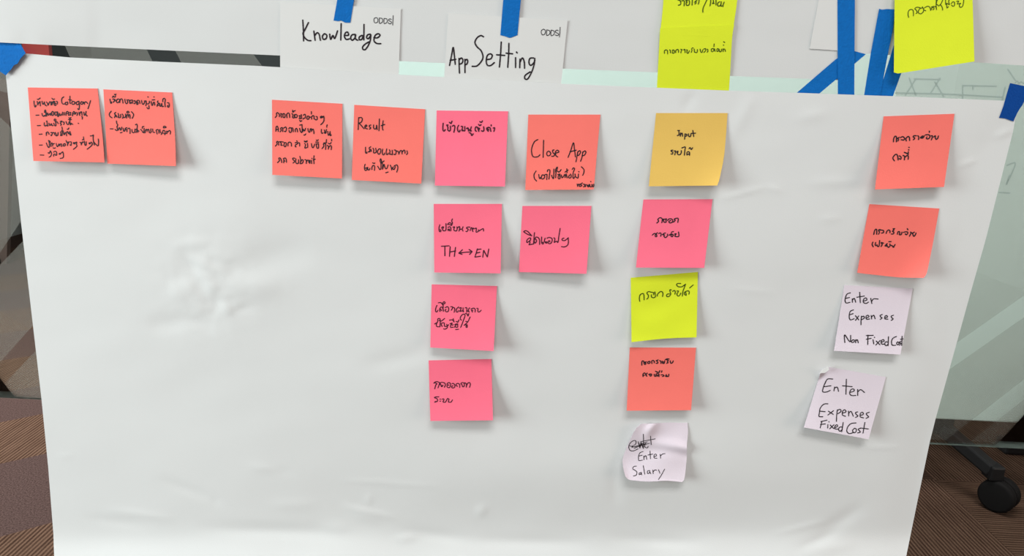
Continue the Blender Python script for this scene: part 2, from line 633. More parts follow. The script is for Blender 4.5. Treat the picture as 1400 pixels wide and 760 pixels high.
# low dark bar beyond the foot
q = on_z(1374, 622)
tt = tag(empty('floor_bar', (q.x + 0.4, q.y + 0.03, 0)), 'low black bar on the carpet beyond the castor foot', 'bar')
link('bar_body', bevelled_box(q.x, q.x + 0.9, q.y, q.y + 0.06, 0.0, 0.045, 0.008), MAT['black'], tt)

# ---------------------------------------------------------------- far screens glimpsed through the glass
def screen(name, px, y, material, label, cat, thick=0.03):
    """Upright board given by the outline of its visible top part; it stands on the floor on two feet."""
    pts = [on_y(a, b, y) for a, b in px]
    cx = sum(p.x for p in pts) / len(pts)
    t = tag(empty(name, (cx, y, 0)), label, cat)
    link('board', prism([(p.x, max(p.z, 0.0)) for p in pts], y, y + thick), material, t)
    x0, x1 = min(p.x for p in pts if p.z < 0.3) + 0.05, max(p.x for p in pts if p.z < 0.3) - 0.05
    for x in (x0, x1):
        link('foot', bevelled_box(x - 0.02, x + 0.02, y - 0.15, y - 0.0005, 0.0, 0.03, 0.004), MAT['black'], t)
    return t


screen('display_board', [(22, 20), (62, 20), (68, 80), (100, 430), (52, 430), (34, 80)], 3.7, MAT['red'], 'red display board in the gap beside the torn corner tape', 'display board')
screen('partition_screen', [(-90, 100), (10, 108), (14, 126), (18, 430), (-90, 430)], 3.2, MAT['brown'], 'dark brown partition seen through the glass left of the large sheet', 'partition')

# ---------------------------------------------------------------- large sheets
def seg_dist(px, py, a, b):
    ax, ay = a; bx, by = b
    dx, dy = bx - ax, by - ay
    t = ((px - ax) * dx + (py - ay) * dy) / (dx * dx + dy * dy)
    tc = min(max(t, 0), 1)
    qx, qy = ax + tc * dx, ay + tc * dy
    sd = ((px - ax) * dy - (py - ay) * dx) / math.hypot(dx, dy)
    return math.hypot(px - qx, py - qy), sd, t


def g(d, s):
    return math.exp(-(d / s) ** 2)


# (start, end, height mm, softness px): ridges (+) and valleys (-) of the crumpled paper
CREASES = [
    ((245, 338), (300, 432), -0.7, 9), ((262, 352), (292, 368), 0.8, 6), ((270, 372), (300, 405), 0.9, 10), ((300, 395), (385, 392), 1.4, 16),
    ((302, 425), (318, 422), 1.1, 8), ((288, 440), (300, 405), -0.6, 5), ((200, 445), (290, 436), -1.2, 12), ((298, 368), (430, 340), -1.5, 22),
    ((318, 428), (345, 418), -0.6, 5), ((230, 400), (290, 405), 0.7, 12), ((236, 336), (285, 332), 0.6, 7), ((240, 372), (270, 366), -0.5, 8),
    ((220, 655), (290, 682), -0.8, 7), ((290, 682), (300, 690), -0.4, 6), ((150, 697), (235, 709), 0.7, 5), ((120, 708), (200, 718), -0.7, 6),
    ((280, 722), (470, 728), -1.4, 9), ((340, 636), (390, 648), 0.6, 6), ((360, 645), (400, 646), -0.5, 6), ((370, 690), (430, 690), 0.5, 7),
    ((464, 656), (600, 665), 0.5, 3), ((470, 692), (540, 708), 0.9, 4), ((480, 700), (520, 712), 0.8, 7), ((500, 690), (508, 676), 0.5, 5),
    ((552, 725), (640, 737), -1.2, 8), ((640, 738), (800, 742), -1.0, 8), ((440, 722), (480, 722), 0.8, 8), ((540, 738), (570, 733), 0.8, 5),
    ((652, 704), (665, 692), 0.9, 6), ((840, 736), (960, 742), -1.0, 8), ((840, 640), (842, 690), -0.8, 10),
    ((1060, 730), (1130, 712), 0.7, 3), ((1120, 730), (1180, 692), -1.2, 9), ((1090, 750), (1150, 725), -0.9, 6), ((1100, 756), (1170, 742), 0.7, 8),
    ((985, 272), (1050, 255), 0.6, 3), ((1050, 255), (1068, 262), 0.5, 4), ((1090, 162), (1130, 155), 0.5, 8), ((1000, 190), (1030, 130), 0.6, 9),
    ((935, 152), (950, 126), -0.6, 7), ((1105, 250), (1180, 248), 0.5, 7), ((1310, 228), (1335, 218), 0.6, 3), ((1360, 190), (1385, 176), 0.7, 5),
    ((1120, 300), (1150, 298), 0.4, 5), ((1305, 415), (1325, 410), -0.5, 4), ((80, 624), (100, 622), 0.4, 2.5), ((500, 500), (590, 480), -0.9, 12),
    ((300, 200), (330, 560), 0.8, 60), ((1180, 612), (1230, 611), 0.4, 2.5), ((1000, 395), (1060, 400), 0.3, 4),
]


def sheet_lift(px, py):
    h = 0.0036
    n = noise.noise(Vector((px / 260, py / 150, 1.7)))
    n2 = noise.noise(Vector((px / 70, py / 45, 8.1)))
    h += 0.0020 * (n + 0.4) + 0.00035 * n2
    for a, b, amp, s in CREASES:
        d, sd, tt = seg_dist(px, py, a, b)
        if d < 3 * s:
            tc = min(max(tt, 0), 1)
            h += amp * 0.001 * g(d, s) * (0.25 + 0.9 * (1 - (2 * tc - 1) ** 2))
    cr = g(px - 285, 55) * g(py - 390, 60)
    if cr > 0.02:
        h += 0.0011 * cr * (noise.noise(Vector((px / 24, py / 17, 5.5))) + 0.5 * noise.noise(Vector((px / 11, py / 9, 2.5))))
    h += 0.0042 * g(py - 650, 52) / (1 + math.exp(-(px - 560) / 40)) / (1 + math.exp((px - 1000) / 50))
    # bottom of the sheet bends out towards the viewer
    yb = 733 + 5 * math.sin(px / 95.0) + 6 * noise.noise(Vector((px / 120, 3.3, 0)))
    s = py - yb
    soft = 7.0
    ramp = soft * math.log1p(math.exp(min(max(s / soft, -30), 30))) if s < 200 else s
    h += 0.00034 * ramp
    # right edge falls away a little
    xr = 1398 - (py - 120) * 0.242 - px
    h -= 0.0022 * math.exp(-(max(xr, 0) / 38.0) ** 2) * min(1, max(0, (py - 150) / 120))
    return max(h, 0.0027)


EDGE_TOP = [(3, 71), (35, 73), (95, 78.5), (200, 83.5), (350, 90), (385, 92), (545, 102), (640, 107), (770, 114.5), (900, 120), (1000, 124), (1095, 127), (1250, 132.5), (1393, 138.5)]
EDGE_RIGHT = [(1393, 138.5), (1385, 180), (1364, 263), (1347, 330), (1327, 400), (1303, 487), (1279, 573), (1271, 605), (1255, 682), (1239, 760), (1221, 845)]
EDGE_LEFT = [(3, 71), (8, 103), (22, 240), (29, 306), (34, 350), (44.5, 440), (57, 548), (66, 640), (73, 730), (74, 760), (76, 850)]
EDGE_BOTTOM = [(76, 850), (1221, 845)]
sheet = paper('paper_sheet', MAT['sheet'], EDGE_TOP, EDGE_RIGHT, EDGE_BOTTOM, EDGE_LEFT,
              lambda x, y, u, v: sheet_lift(x, y), 300, 190)
tag(sheet, 'large white paper sheet holding the rows of coloured notes', 'paper sheet', 'paper sheets taped to the glass')


def lift_a(px, py, u, v):
    h = 0.0012 + 0.0005 * (noise.noise(Vector((px / 120, py / 40, 4.0))) + 0.5)
    if px < 130:
        h += 0.0040 * g(px - 10, 90) * v
        h += 0.0005 * math.sin(px / 7.0) * g(px - 35, 30) * g(py - 56, 12)
    h += 0.0006 * g(px - 310, 40) * v
    return h


s_a = paper('paper_sheet', MAT['sheet_grey'], [(-60, -70), (1152, -45)], [(1152, -45), (1158, 110)],
            [(-60, 54.5), (0, 58), (100, 63), (385, 76), (545, 83.5), (770, 94), (900, 99), (1000, 104), (1112, 108), (1158, 110)], [(-60, -70), (-60, 54.5)], lift_a, 140, 14)
tag(s_a, 'long white paper sheet along the top behind both lettered cards', 'paper sheet', 'paper sheets taped to the glass')
s_b = paper('paper_sheet', MAT['sheet_grey'], [(1160, -45), (1480, -35)], [(1480, -35), (1480, 95)],
            [(1162, 72), (1220, 75.5), (1330, 85), (1480, 95)], [(1160, -45), (1162, 72)],
            lambda x, y, u, v: 0.0012 + 0.0003 * noise.noise(Vector((x / 50, y / 40, 2))), 30, 12)
tag(s_b, 'white paper sheet at upper right behind the tilted lime note', 'paper sheet', 'paper sheets taped to the glass')
s_c = paper('white_card', MAT['card'], [(1122, -15), (1166, -15)], [(1166, -15), (1160, 70)], [(1107, 66.5), (1160, 70)], [(1122, -15), (1107, 66.5)],
            lambda x, y, u, v: 0.0024, 6, 6)
tag(s_c, 'plain white card partly under the upright blue tape', 'card')

# ---------------------------------------------------------------- lettered cards
GC = 'lettered cards along the top sheet'
card1 = paper('index_card', MAT['card'], [(383, 2.5), (548, 12)], [(548, 12), (545, 106)], [(383, 97), (545, 106)], [(383, 2.5), (383, 97)],
              lambda x, y, u, v: 0.0026 + 0.0004 * math.sin(3 * u), 12, 8)
tag(card1, 'white card reading Knowleadge under a strip of blue tape', 'card', GC)
lettering(card1, """282,200 288,300 290,404; 338,224 300,300 284,332 300,370 330,398 362,402
392,308 404,398; 402,350 424,324 444,340 456,398
494,334 476,360 486,388 512,382 520,350 500,334
548,338 558,390 580,350 598,380 626,306
662,234 658,396
694,350 734,348 726,318 704,326 694,360 712,390 742,384
800,340 768,346 756,380 774,398 798,374 806,346; 800,350 806,386 826,398
868,350 842,366 842,392 866,388 882,350; 888,242 886,394
950,338 922,346 914,372 932,382 956,348; 956,346 950,400 930,450 900,490 876,486 876,462 900,436 936,414
986,372 1020,374 1046,350 1030,334 1002,346 988,380 990,410 1016,430 1054,432""", 375, 0, 7.239, 0.00150, MAT['ink'])
lettering(card1, """1008,174 990,182 986,202 992,222 1008,226 1022,216 1026,198 1020,180 1008,174
1040,178 1040,228 1056,228 1070,216 1072,196 1064,182 1040,178
1086,182 1086,230 1102,230 1116,218 1118,200 1110,186 1086,182
1158,194 1146,186 1132,194 1136,206 1152,212 1160,222 1152,234 1138,234 1128,224
1176,154 1172,248""", 375, 0, 7.239, 0.00075, MAT['ink_grey'], 'printed_lettering')
card2 = paper('index_card', MAT['card'], [(613, 18), (776, 28)], [(776, 28), (767, 117.5)], [(607, 109), (767, 117.5)], [(613, 18), (607, 109)],
              lambda x, y, u, v: 0.0026 + 0.0004 * math.sin(3 * u), 12, 8)
tag(card2, 'white card reading App Setting under a strip of blue tape', 'card', GC)
lettering(card2, """92,566 108,490 124,410 134,480 142,556; 98,522 146,514
174,506 176,570 178,632; 176,516 196,502 208,520 200,546 178,556
226,514 226,570 226,628; 228,522 244,514 250,534 240,556 226,558
386,318 362,308 330,328 312,366 330,404 366,440 382,490 368,530 330,570 288,574
412,516 450,508 462,478 444,466 420,480 410,524 420,564 450,566 480,542
540,364 534,470 524,580; 500,474 570,480
606,376 604,470 596,582; 582,460 638,466
664,500 664,584; 672,450 678,458
702,512 700,586; 702,540 722,502 738,530 742,590
820,502 788,506 780,544 796,566 824,540 830,506; 830,520 822,570 800,630 768,684 744,680 748,652 790,622""", 600, 0, 6.333, 0.00150, MAT['ink'])
lettering(card2, """906,252 890,262 886,282 894,300 910,300 922,282 920,262 906,252
934,258 932,304 950,302 962,286 958,266 934,258
972,260 970,306 988,304 1000,288 996,268 972,260
1034,266 1022,260 1010,268 1014,282 1030,288 1036,300 1024,308 1008,302
1050,236 1044,320""", 600, 0, 6.333, 0.00075, MAT['ink_grey'], 'printed_lettering')

# ---------------------------------------------------------------- blue tape
GT = 'strips of blue masking tape'


def tape(label, top, right, bottom, left, lift, material='tape', nu=6, nv=12):
    f = lift if callable(lift) else (lambda x, y, u, v: lift)
    o = paper('tape_strip', MAT[material], top, right, bottom, left, f, nu, nv, 0.00015)
    return tag(o, label, 'tape', GT)


tape('blue tape with a torn edge over the top left sheet corner', [(-12, 50), (22, 50)], [(22, 50), (35, 72.5)], [(8, 103), (12, 98), (15, 95), (19, 89), (24, 87), (28, 80), (35, 72.5)], [(-12, 50), (-12, 90), (8, 103)],
     lambda x, y, u, v: 0.0041 + (0.0 if y > 66 else -0.0024 * min(1, (66 - y) / 8)) + 0.0022 * v, nu=18, nv=14)
tape('short blue tape strip above the Knowleadge card', [(464, -20), (487, -20)], [(487, -20), (484, 0), (479, 31)], [(456, 28), (462, 29), (466, 28), (472, 31), (479, 31)], [(464, -20), (461, 0), (456, 28)], 0.0034, nu=12)
tape('short blue tape strip above the App Setting card', [(690, -20), (714, -20)], [(714, -20), (707.5, 48)], [(684, 48), (690, 49.5), (697, 52), (702, 50), (707.5, 48)], [(690, -20), (688, 0), (684, 48)], 0.0034, nu=12)
tape('diagonal blue tape strip crossing under the upright one', [(1165, 69), (1184, 74)], [(1184, 74), (1116, 131.5)], [(1083, 131.5), (1116, 131.5)], [(1165, 69), (1145, 79), (1088, 128), (1083, 131.5)], 0.0022)
tape('long upright blue tape strip joining the two upper sheets', [(1145, -20), (1169, -20)], [(1169, -20), (1168, 133)], [(1145, 133), (1168, 133)], [(1145, -20), (1145.5, 133)], lambda x, y, u, v: 0.0029)
tape('blue tape strip showing beneath the tilted lime note', [(1222, 62), (1250, 62)], [(1250, 62), (1233, 98), (1219.5, 135)], [(1200, 134), (1219.5, 135)], [(1222, 62), (1214, 88), (1200, 134)], 0.0017)
tape('slanted blue tape strip left of the tilted lime note', [(1202, 12), (1206, 13.3), (1212, 12.2), (1224, 13)], [(1224, 13), (1221, 40), (1212, 84), (1203, 134)], [(1181, 133), (1203, 134)], [(1202, 12), (1190, 76), (1181, 133)], 0.0022)
tape('dark blue tape strip on the top right sheet corner', [(1381, 113.5), (1407, 119)], [(1407, 119), (1399, 142), (1392, 152), (1385.5, 166)], [(1366, 161), (1374, 162), (1385.5, 166)], [(1381, 113.5), (1376, 130), (1372, 145), (1366, 161)],
     lambda x, y, u, v: max(0.0005, sheet_lift(x, y) + 0.0006), 'tape_dark', nu=10)

# ---------------------------------------------------------------- sticky notes
GN = 'sticky notes on the large sheet'
GG = 'lime notes on the upper sheets'


def note(material, tl, tr, br, bl, label, group=GN, curl=0.007, base=0.0006, right=None, left=None, bottom=None, top=None,
         extra=None, on_sheet=True, smooth=True, power=2.0, skew=0.0, n=16):
    def lift(x, y, u, v):
        b = sheet_lift(x, y) if on_sheet else 0.0
        h = b + base + 1.45 * curl * (1 + skew * (u - 0.5)) * (0.35 * v + 0.65 * v ** power)
        h += 0.00025 * math.sin(math.pi * u) * v
        if extra:
            h += extra(u, v)
        return h
    o = paper('sticky_note', MAT[material], top or [tl, tr], right or [tr, br], bottom or [bl, br], left or [tl, bl], lift, n, n, 0.0002, smooth)
    return tag(o, label, 'sticky note', group)


S = 760 / 120.0
PEN = 0.00112

o = note('coral', (37.9, 119.5), (133.4, 121), (142.8, 222), (45.6, 220), 'coral note with a dashed list headed Catagory, at the far left end',
         right=[(133.4, 121), (136.6, 152), (140.5, 190), (142.8, 222)])
lettering(o, [(42, 128, 15.835, """72,160 75,220 90,285 110,280 115,250;140,170 150,215 155,250 165,215 200,170 205,215 210,265;145,118 165,125 205,95;245,165 260,225 275,225 300,185;295,180 310,240 345,265
340,180 365,210 375,250 410,180 435,185 440,245;460,175 455,245 475,200 500,160 510,230;460,100 485,125 515,115;520,165 510,240 540,255 545,215 525,205;555,165 580,180 575,225
715,70 680,100 670,150 685,215 725,225;800,190 760,190 745,225 780,240 805,215 800,180;850,55 850,130 850,190 860,215;825,130 885,140;905,165 890,200 905,230 940,225 960,190 930,170 905,165
1040,165 1000,180 985,215 1010,240 1045,215 1045,165;1045,170 1055,260 1050,325 1035,345 1020,325;1100,175 1080,205 1100,230 1130,215 1130,185 1100,172;1150,180 1165,230;1160,205 1190,175 1210,185;1205,180 1235,215;1295,150 1270,240 1240,325
115,468 178,465;245,430 255,475 285,490 295,470;300,405 320,400 330,440 325,485 300,470;300,395 310,360 320,355 330,390 345,430 345,485;370,420 380,470 420,430 435,475 440,420;455,400 460,460 485,470 500,420 480,385 455,400;530,395 525,455 550,470 575,440 560,395
560,395 585,400 585,490 605,485 620,425;620,430 630,465 655,470 660,440;690,400 690,465;725,405 725,465;765,470 765,410 800,385 820,420 820,470;775,430 800,430;845,405 870,410;845,465 870,460;860,405 860,460
905,480 910,420 940,385 955,430 925,440;970,410 975,430 955,445;1000,405 1015,440 1000,470;1045,400 1060,470;1060,440 1085,395 1105,400 1110,470;1105,500 1120,505 1115,550;1150,400 1165,470 1200,400 1195,385;1190,430 1210,480 1225,480
145,692 212,690;295,630 295,685 320,700 335,680;340,600 355,590 355,640 375,700 345,690;395,640 415,690 450,650 460,690 485,690;500,640 520,690 545,690 540,610 510,580 520,550 545,560 540,620;555,610 580,620 595,650
640,600 680,595 640,640 665,660 650,690;700,615 725,620 715,670;765,605 790,660 820,665 830,610;850,620 860,680 870,640;880,640 910,665;820,560 880,560;830,520 850,540 870,515;850,560 850,620;1030,640"""),
(48, 172, 15.556, """88,180 150,175;240,205 240,150 265,130 290,150 295,180;235,150 250,165;335,145 360,140 365,175 345,210 335,195;375,145 405,145 415,190;430,140 450,190 440,210 480,205 490,140
540,130 550,180 540,205 575,200 575,130;560,110 600,110;570,25 580,75 575,105;600,130 620,190 640,140;670,210 665,150 690,120 710,170;720,140 745,195;740,120 765,195;685,70 700,75 720,45
95,410 155,408;240,365 265,430 290,460 305,440 300,350 285,310;285,310 320,330 320,355;340,440 335,385 365,365 375,430;380,390 410,375;385,470 410,478 430,468;450,375 460,420 480,445 500,400 510,385 530,430;530,395 560,385 565,440
600,430 605,390 640,380 640,420 615,430;660,310 665,330;670,350 690,345 690,420;690,400 720,340;745,340 770,345 765,415 745,405;815,355 850,360 840,385 815,375;855,360 885,345 880,400 890,435 815,500
955,350 975,360 985,405;985,390 1010,340 1030,350;1005,300 1020,290 1040,300;1030,235 1035,285;1050,330 1060,405 1085,410 1090,340;1145,370 1160,360 1180,370 1160,385 1145,370;1190,345 1215,370 1200,420 1110,495
1175,215 1215,210 1240,195 1235,260 1245,340 1260,410;1240,330 1290,390 1340,425 1350,340 1345,280
110,620 185,622;275,575 290,570 300,590 315,560 325,530 350,590 335,640 300,665;395,560 425,540 455,560 460,620 435,625;430,600 400,605 395,645;510,600 525,580 540,600 520,605;550,585 590,555 605,640 590,680 535,692""")], 0, 0, 1, PEN, MAT['ink'])

o = note('coral', (141.3, 122.1), (235.3, 126.4), (240.5, 227), (146.8, 223.6), 'coral note with a bracketed second line, second from the left end',
         right=[(235.3, 126.4), (237.5, 160), (239.6, 195), (240.5, 227)], skew=0.4)
lettering(o, [(146, 126, 15.556, """68,150 75,190 85,235 105,225 100,205;140,215 165,175 150,145 130,150;170,150 180,185;120,110 140,80 150,100 175,105 185,85;165,45 180,60 195,40;205,175 210,215 240,220 270,190 270,155 235,145 205,175
275,220 285,165 315,140 335,165 345,230;385,150 395,210 420,245 445,215 430,160;455,165 480,170 490,235;495,180 520,165;500,240 510,215 540,235 545,165;575,190 600,180 610,215 590,245 575,235
640,260 635,210 655,175 690,180 705,240;640,215 665,220 660,260;740,175 750,230 775,260 805,215 800,185;815,190 835,185 840,240 830,285;840,240 880,250 905,220 905,190;855,325 875,350 900,345 895,285;875,98
945,200 955,270 975,275 985,235 1010,210 1020,275;965,165 1020,160;1003,98 1005,105;1070,300 1075,270 1100,235 1075,210 1090,185;1075,275 1100,280;1120,235 1130,290 1150,300 1165,240;1170,240 1180,305 1205,300
1190,200 1195,150 1225,130 1245,160 1235,230 1245,310;1290,225 1320,230 1330,285 1315,320 1290,305 1300,280
95,405 55,460 65,510 110,545;165,540 180,490 165,455 190,430;190,480 210,530;180,510 210,505;240,450 255,500 240,535 290,535 295,470;330,465 350,510 335,555;340,540 395,530 400,465
420,550 425,490 455,475 460,530;465,490 490,480 495,555;430,440 430,415 455,405 475,430 450,440 430,440;525,415 570,470 560,520 540,555"""),
(146, 160, 15.556, """75,250 135,250;180,265 205,285 230,275 215,200;205,85 215,140 235,165 215,205;250,275 260,235 280,230 290,275 310,265 320,215;290,335 325,325;350,240 360,300 385,290 395,240 430,225;390,260 425,265 430,310
450,250 480,235 495,265 495,350;535,265 545,325 590,325 600,255;620,330 640,290 635,260;650,260 660,325;620,260 685,300;610,165 640,150 650,200 640,250;720,265 745,285 770,330 790,310;755,240 760,205 790,200;795,240 790,335
815,335 825,280 850,260 860,310;865,275 890,260 905,330;940,250 935,290 945,310 925,340;975,255 985,320 1020,325;1070,360 1060,310 1050,280 1090,265 1105,300 1110,345;1130,265 1135,310 1165,345 1160,370
1195,350 1190,300 1215,280 1240,310 1235,375;1225,350 1265,350;1205,230 1210,200 1240,195 1260,220 1205,230;1280,350 1275,300 1300,310;1300,320 1330,285 1355,310 1350,360""")], 0, 0, 1, PEN, MAT['ink'])

o = note('coral', (371.8, 136.3), (468.1, 141.8), (467.5, 244), (372.3, 239), 'coral note with a last line ending in the word submit')
lettering(o, [(375, 145, 13.82, """20,215 45,180 40,140 65,125 95,160 95,200;120,140 145,150;125,165 135,215;165,150 165,205 195,215 205,170 185,140 165,150;240,220 235,160 260,130 285,150 290,215;335,140 350,170 345,215 375,220 380,160
345,80 360,115;345,110 395,85;390,170 385,210 420,215 435,180 410,155 390,170;470,185 485,180 480,230 500,235;470,235 485,220;510,160 515,235;480,265 495,290 520,275;550,170 580,155 590,190 580,225 555,230 545,245
625,190 615,235 640,250 660,220 650,190 625,190;660,205 700,215 705,245;700,105 702,150;705,200 730,180 750,190 750,240;790,195 810,205 810,250 785,260 760,240;870,205 895,190 905,205 880,225 870,205;910,215 935,190 940,260 920,310 880,350
30,475 35,400 55,380 75,420 75,480;35,445 70,440;110,485 130,460 120,420 150,405 160,440 160,480;180,415 215,395 230,430 215,480 190,475;275,430 295,405 325,430 320,490 290,495 280,460;330,410 350,420 360,485
400,485 395,445 420,420 435,450 440,485;480,420 495,480 525,490 525,360;480,360 525,350;540,480 540,430 570,470 590,420;560,545 580,545 595,525;635,425 645,480 670,490 680,430;680,440 700,425 705,480;715,450 735,435 745,470 750,520
890,440 890,500 905,515 920,505;945,450 955,480 950,510 975,505 985,440;1000,355 990,385 995,400;1010,480 1020,545 1040,540 1055,480;1055,500 1060,560 1075,545"""),
(375, 190, 15.556, """25,150 60,105 50,65 75,50 90,90 95,130;105,60 150,55;130,70 150,100 140,130 170,135;165,60 195,65;215,80 205,140 235,165 255,120 250,80 215,80;290,145 295,85 330,65 360,90 365,150
445,80 490,75 485,110 455,120 445,160 465,165;475,40 490,50;495,90 530,80 540,110 540,150;645,95 665,120 650,190 680,185 710,170 705,90;640,55 670,50 700,40;640,40 665,65 700,50;790,100 805,170 830,180 860,110
890,100 905,185 940,190 940,100;900,110 930,100;880,65 940,70;895,20 910,40 935,15;1015,205 1055,150 1045,110 1080,95 1095,140 1090,220;1050,85 1110,80;1110,10 1105,80;1130,135 1150,160 1150,215;1150,190 1190,140 1215,160 1210,225
1150,90 1180,105 1210,75;1218,5 1220,40
70,500 110,460 95,410 125,405 150,450 160,500;200,505 205,440 195,415 235,405 255,440 260,495;205,460 225,470;440,410 400,405 395,435 425,460 425,490 400,510;460,425 455,490 485,525 515,500 515,440;515,480 522,515
545,370 560,440 555,525;560,490 590,440 615,460 600,510 560,525;650,440 680,450 680,520;685,480 715,445 735,470 735,500;735,480 760,450 755,520;790,455 795,520;798,410;845,355 840,430 845,525;830,445 870,430""")], 0, 0, 1, PEN, MAT['ink'])

o = note('coral', (484.3, 143.3), (581.3, 149.3), (575.9, 251), (481, 246), 'coral note headed Result, beside the pink note row')
lettering(o, [(472, 137, 6.33333, """116,150 114,200 112,254;116,152 140,150 148,166 138,190 118,198;120,198 140,220 162,246;170,232 186,226 184,214 172,220 172,240 192,248;222,214 208,220 212,232 222,240 210,250
246,214 246,240 258,250 268,240 272,214 276,254;296,162 292,264;328,178 322,240 328,258;312,220 342,210"""),
(490, 195, 16.89, """165,105 165,180 165,230 195,245 195,215;230,215 265,190 255,150 250,120 285,95;285,150 300,200;235,215 270,205;335,130 355,160 350,230 385,235;400,130 410,180 405,225 365,240;475,145 440,200 455,255 485,265 510,220 515,150 470,145
560,150 550,230 570,280 600,270 600,240;655,145 640,220 650,270 680,270 685,240;715,165 730,200 720,265 760,265;780,175 785,275 760,265;830,170 860,175 870,230 850,275 820,265;880,195 920,205 935,265;935,250 970,185 1000,190 1010,260
1015,210 1055,170 1075,200 1075,245;1120,190 1135,240 1110,275
155,500 140,560 150,630 180,640 200,600;160,590 215,570;215,575 220,625 255,625 265,590;310,620 315,560 345,525 375,550 370,640;330,465 355,480 380,470;445,545 480,600 490,620 520,600 520,480 500,420 515,370 535,420 545,460 590,420;530,465 560,500 555,610
560,610 590,500 610,560 630,600 660,590 685,515;630,695 685,678;735,520 755,560 770,630;770,600 810,560;790,600 820,620 850,560 830,530;850,525 890,515 910,560 905,620 885,680""")], 0, 0, 1, PEN, MAT['ink'])

o = note('pink', (597, 151), (694.6, 152.1), (690.3, 254.9), (594.6, 253.6), 'pink note topmost of its column, one line of writing near the top', skew=0.5, curl=0.008)
lettering(o, [(600, 155, 15.556, """92,210 85,290 90,360 115,375 135,345;165,250 195,245 180,275 195,300 190,350 220,375 245,350 245,270;225,190 255,215;260,215 280,165;285,270 325,255 340,300 320,400
420,255 395,310 410,380 440,390 450,355;475,275 505,285 490,360 515,370;500,350 550,370 550,280;590,320 620,310 630,375;620,330 690,375;665,375 690,285;645,410 680,425 700,470 730,435
795,380 775,360 775,310 795,285 830,305;835,310 865,320 850,350;820,300 850,380;845,235 870,260 895,240;870,175 905,190 925,160;905,370 940,380 960,350 950,285;1050,380 1020,340 1020,310 1060,295;1040,330 1060,350;1060,300 1090,310 1105,380;1112,245 1112,265;1155,310 1185,310 1170,380""")], 0, 0, 1, 0.00135, MAT['ink_brown'])

o = note('coral', (722.3, 156.6), (821, 156.6), (811.5, 259), (718.2, 259.7), 'coral note reading Close App', curl=0.008,
         right=[(821, 156.6), (816.5, 205), (812.8, 248), (811.5, 259)])
lettering(o, """160,258 130,278 108,330 108,380 124,408 160,406 178,390;210,264 206,412;252,358 238,372 242,396 262,396 272,376 258,360;300,348 288,352 292,372 306,386 296,402 280,402
310,376 342,366 330,350 312,366 318,398 332,408;422,412 446,350 468,286 478,350 486,408;438,364 492,350;506,362 498,410 490,450;506,366 522,354 530,368 516,392 502,396
550,364 542,410 530,446;550,368 568,356 576,370 562,394 546,396""", 710, 150, S, PEN, MAT['ink'])
lettering(o, [(725, 225, 14.74, """115,130 75,200 85,280 125,330;170,200 180,260 195,285 205,260;235,210 220,270 250,290 285,260 285,220 245,205;295,205 335,200 330,300;345,140 350,110 385,105 395,140 375,290;430,215 445,260 470,270 475,90
510,150 510,100 540,50 545,75 520,150 510,265;555,200 585,195 560,250 575,285 600,270 595,190;550,130 580,150 620,100;625,210 640,265 675,230 690,195;700,260 710,210 725,190 740,265;700,150 760,110;735,85 740,160;790,210 770,255 800,270 825,240 810,190
845,95 870,65 890,90 865,160 860,260 880,280;885,260 905,235 900,190;905,240 960,270 970,190;975,140;1030,45 1080,100 1075,170 1055,215
945,390 955,440;955,420 985,390 990,440;1010,440 1040,420 1010,395 1050,370;1070,395 1095,400 1095,440 1070,445;1110,400 1115,445;1140,400 1155,440 1180,445 1180,400;1150,420 1180,425;1200,400 1205,445 1240,440 1240,400;1215,340;1250,405 1255,445 1280,435 1280,395""")], 0, 0, 1, PEN, MAT['ink'])

o = note('pink', (593, 278.7), (686.2, 278.7), (684.4, 373.6), (593.8, 372.4), 'pink note reading TH and EN joined by a double arrow', curl=0.009, skew=0.4)
lettering(o, [(596, 298, 20, """105,185 85,260 90,350 115,375 140,350 115,320;150,275 180,240 210,250 180,300 200,345 255,345 275,300 275,150;335,345 330,300 365,320 370,350;330,255 380,235 405,270 405,350;365,300 370,345;320,170 370,125 415,150 430,180;320,175 380,180 430,205
450,25 430,80 450,130 440,175;465,250 510,240 490,290 500,340 560,350 580,300 575,240;590,270 640,230 650,280 630,355;635,330 700,300 740,355;740,240 720,300;820,365 850,365 885,310 850,290 835,265 880,245 930,250
935,345 950,290 985,260 990,310 1010,370;1005,300 1030,270 1035,300;1065,290 1105,280 1100,385 1180,350 1290,290 1300,355;1160,325 1190,345""")], 0, 0, 1, PEN, MAT['ink_brown'])
lettering(o, """136,422 202,418;166,422 166,504;212,426 206,508;258,432 248,510;208,472 258,462;318,452 286,482 314,492;290,480 340,474 400,470;376,450 402,468 380,492
448,444 436,484 426,516 474,508;436,482 468,474;444,450 478,446;494,516 502,456 534,516 546,446""", 582, 270, S, PEN * 1.1, MAT['ink_brown'], 'lettering', smooth=False)

o = note('pink', (714.2, 281.5), (808.6, 281.5), (801.8, 374.2), (709.5, 371.8), 'pink note hung below the Close App note', skew=0.6)
lettering(o, [(714, 310, 20, """40,130 90,105 150,130 210,190 260,245;40,135 90,170 170,215 260,245;120,420 130,360 185,310 230,310 215,370 140,430;200,380 210,430 185,490 240,480 300,470;335,160 325,240 310,470
335,440 330,350 370,340 390,390 360,440 340,440;340,330 380,280 440,300 470,360 475,480;530,280 525,400 540,460 575,465 575,420 550,430;625,310 605,390 640,440 670,445 670,415 640,410;680,310 740,290 810,320 815,390 780,450 730,460 705,430 715,390 750,380 750,410
860,305 885,310 890,360 870,420;880,425 940,395 970,430 985,380 1000,260 1035,45;1140,310 1100,320 1085,350 1110,375 1160,375 1200,350 1260,300;1255,300 1260,440 1230,510 1150,550 1075,540""")], 0, 0, 1, PEN, MAT['ink_brown'])

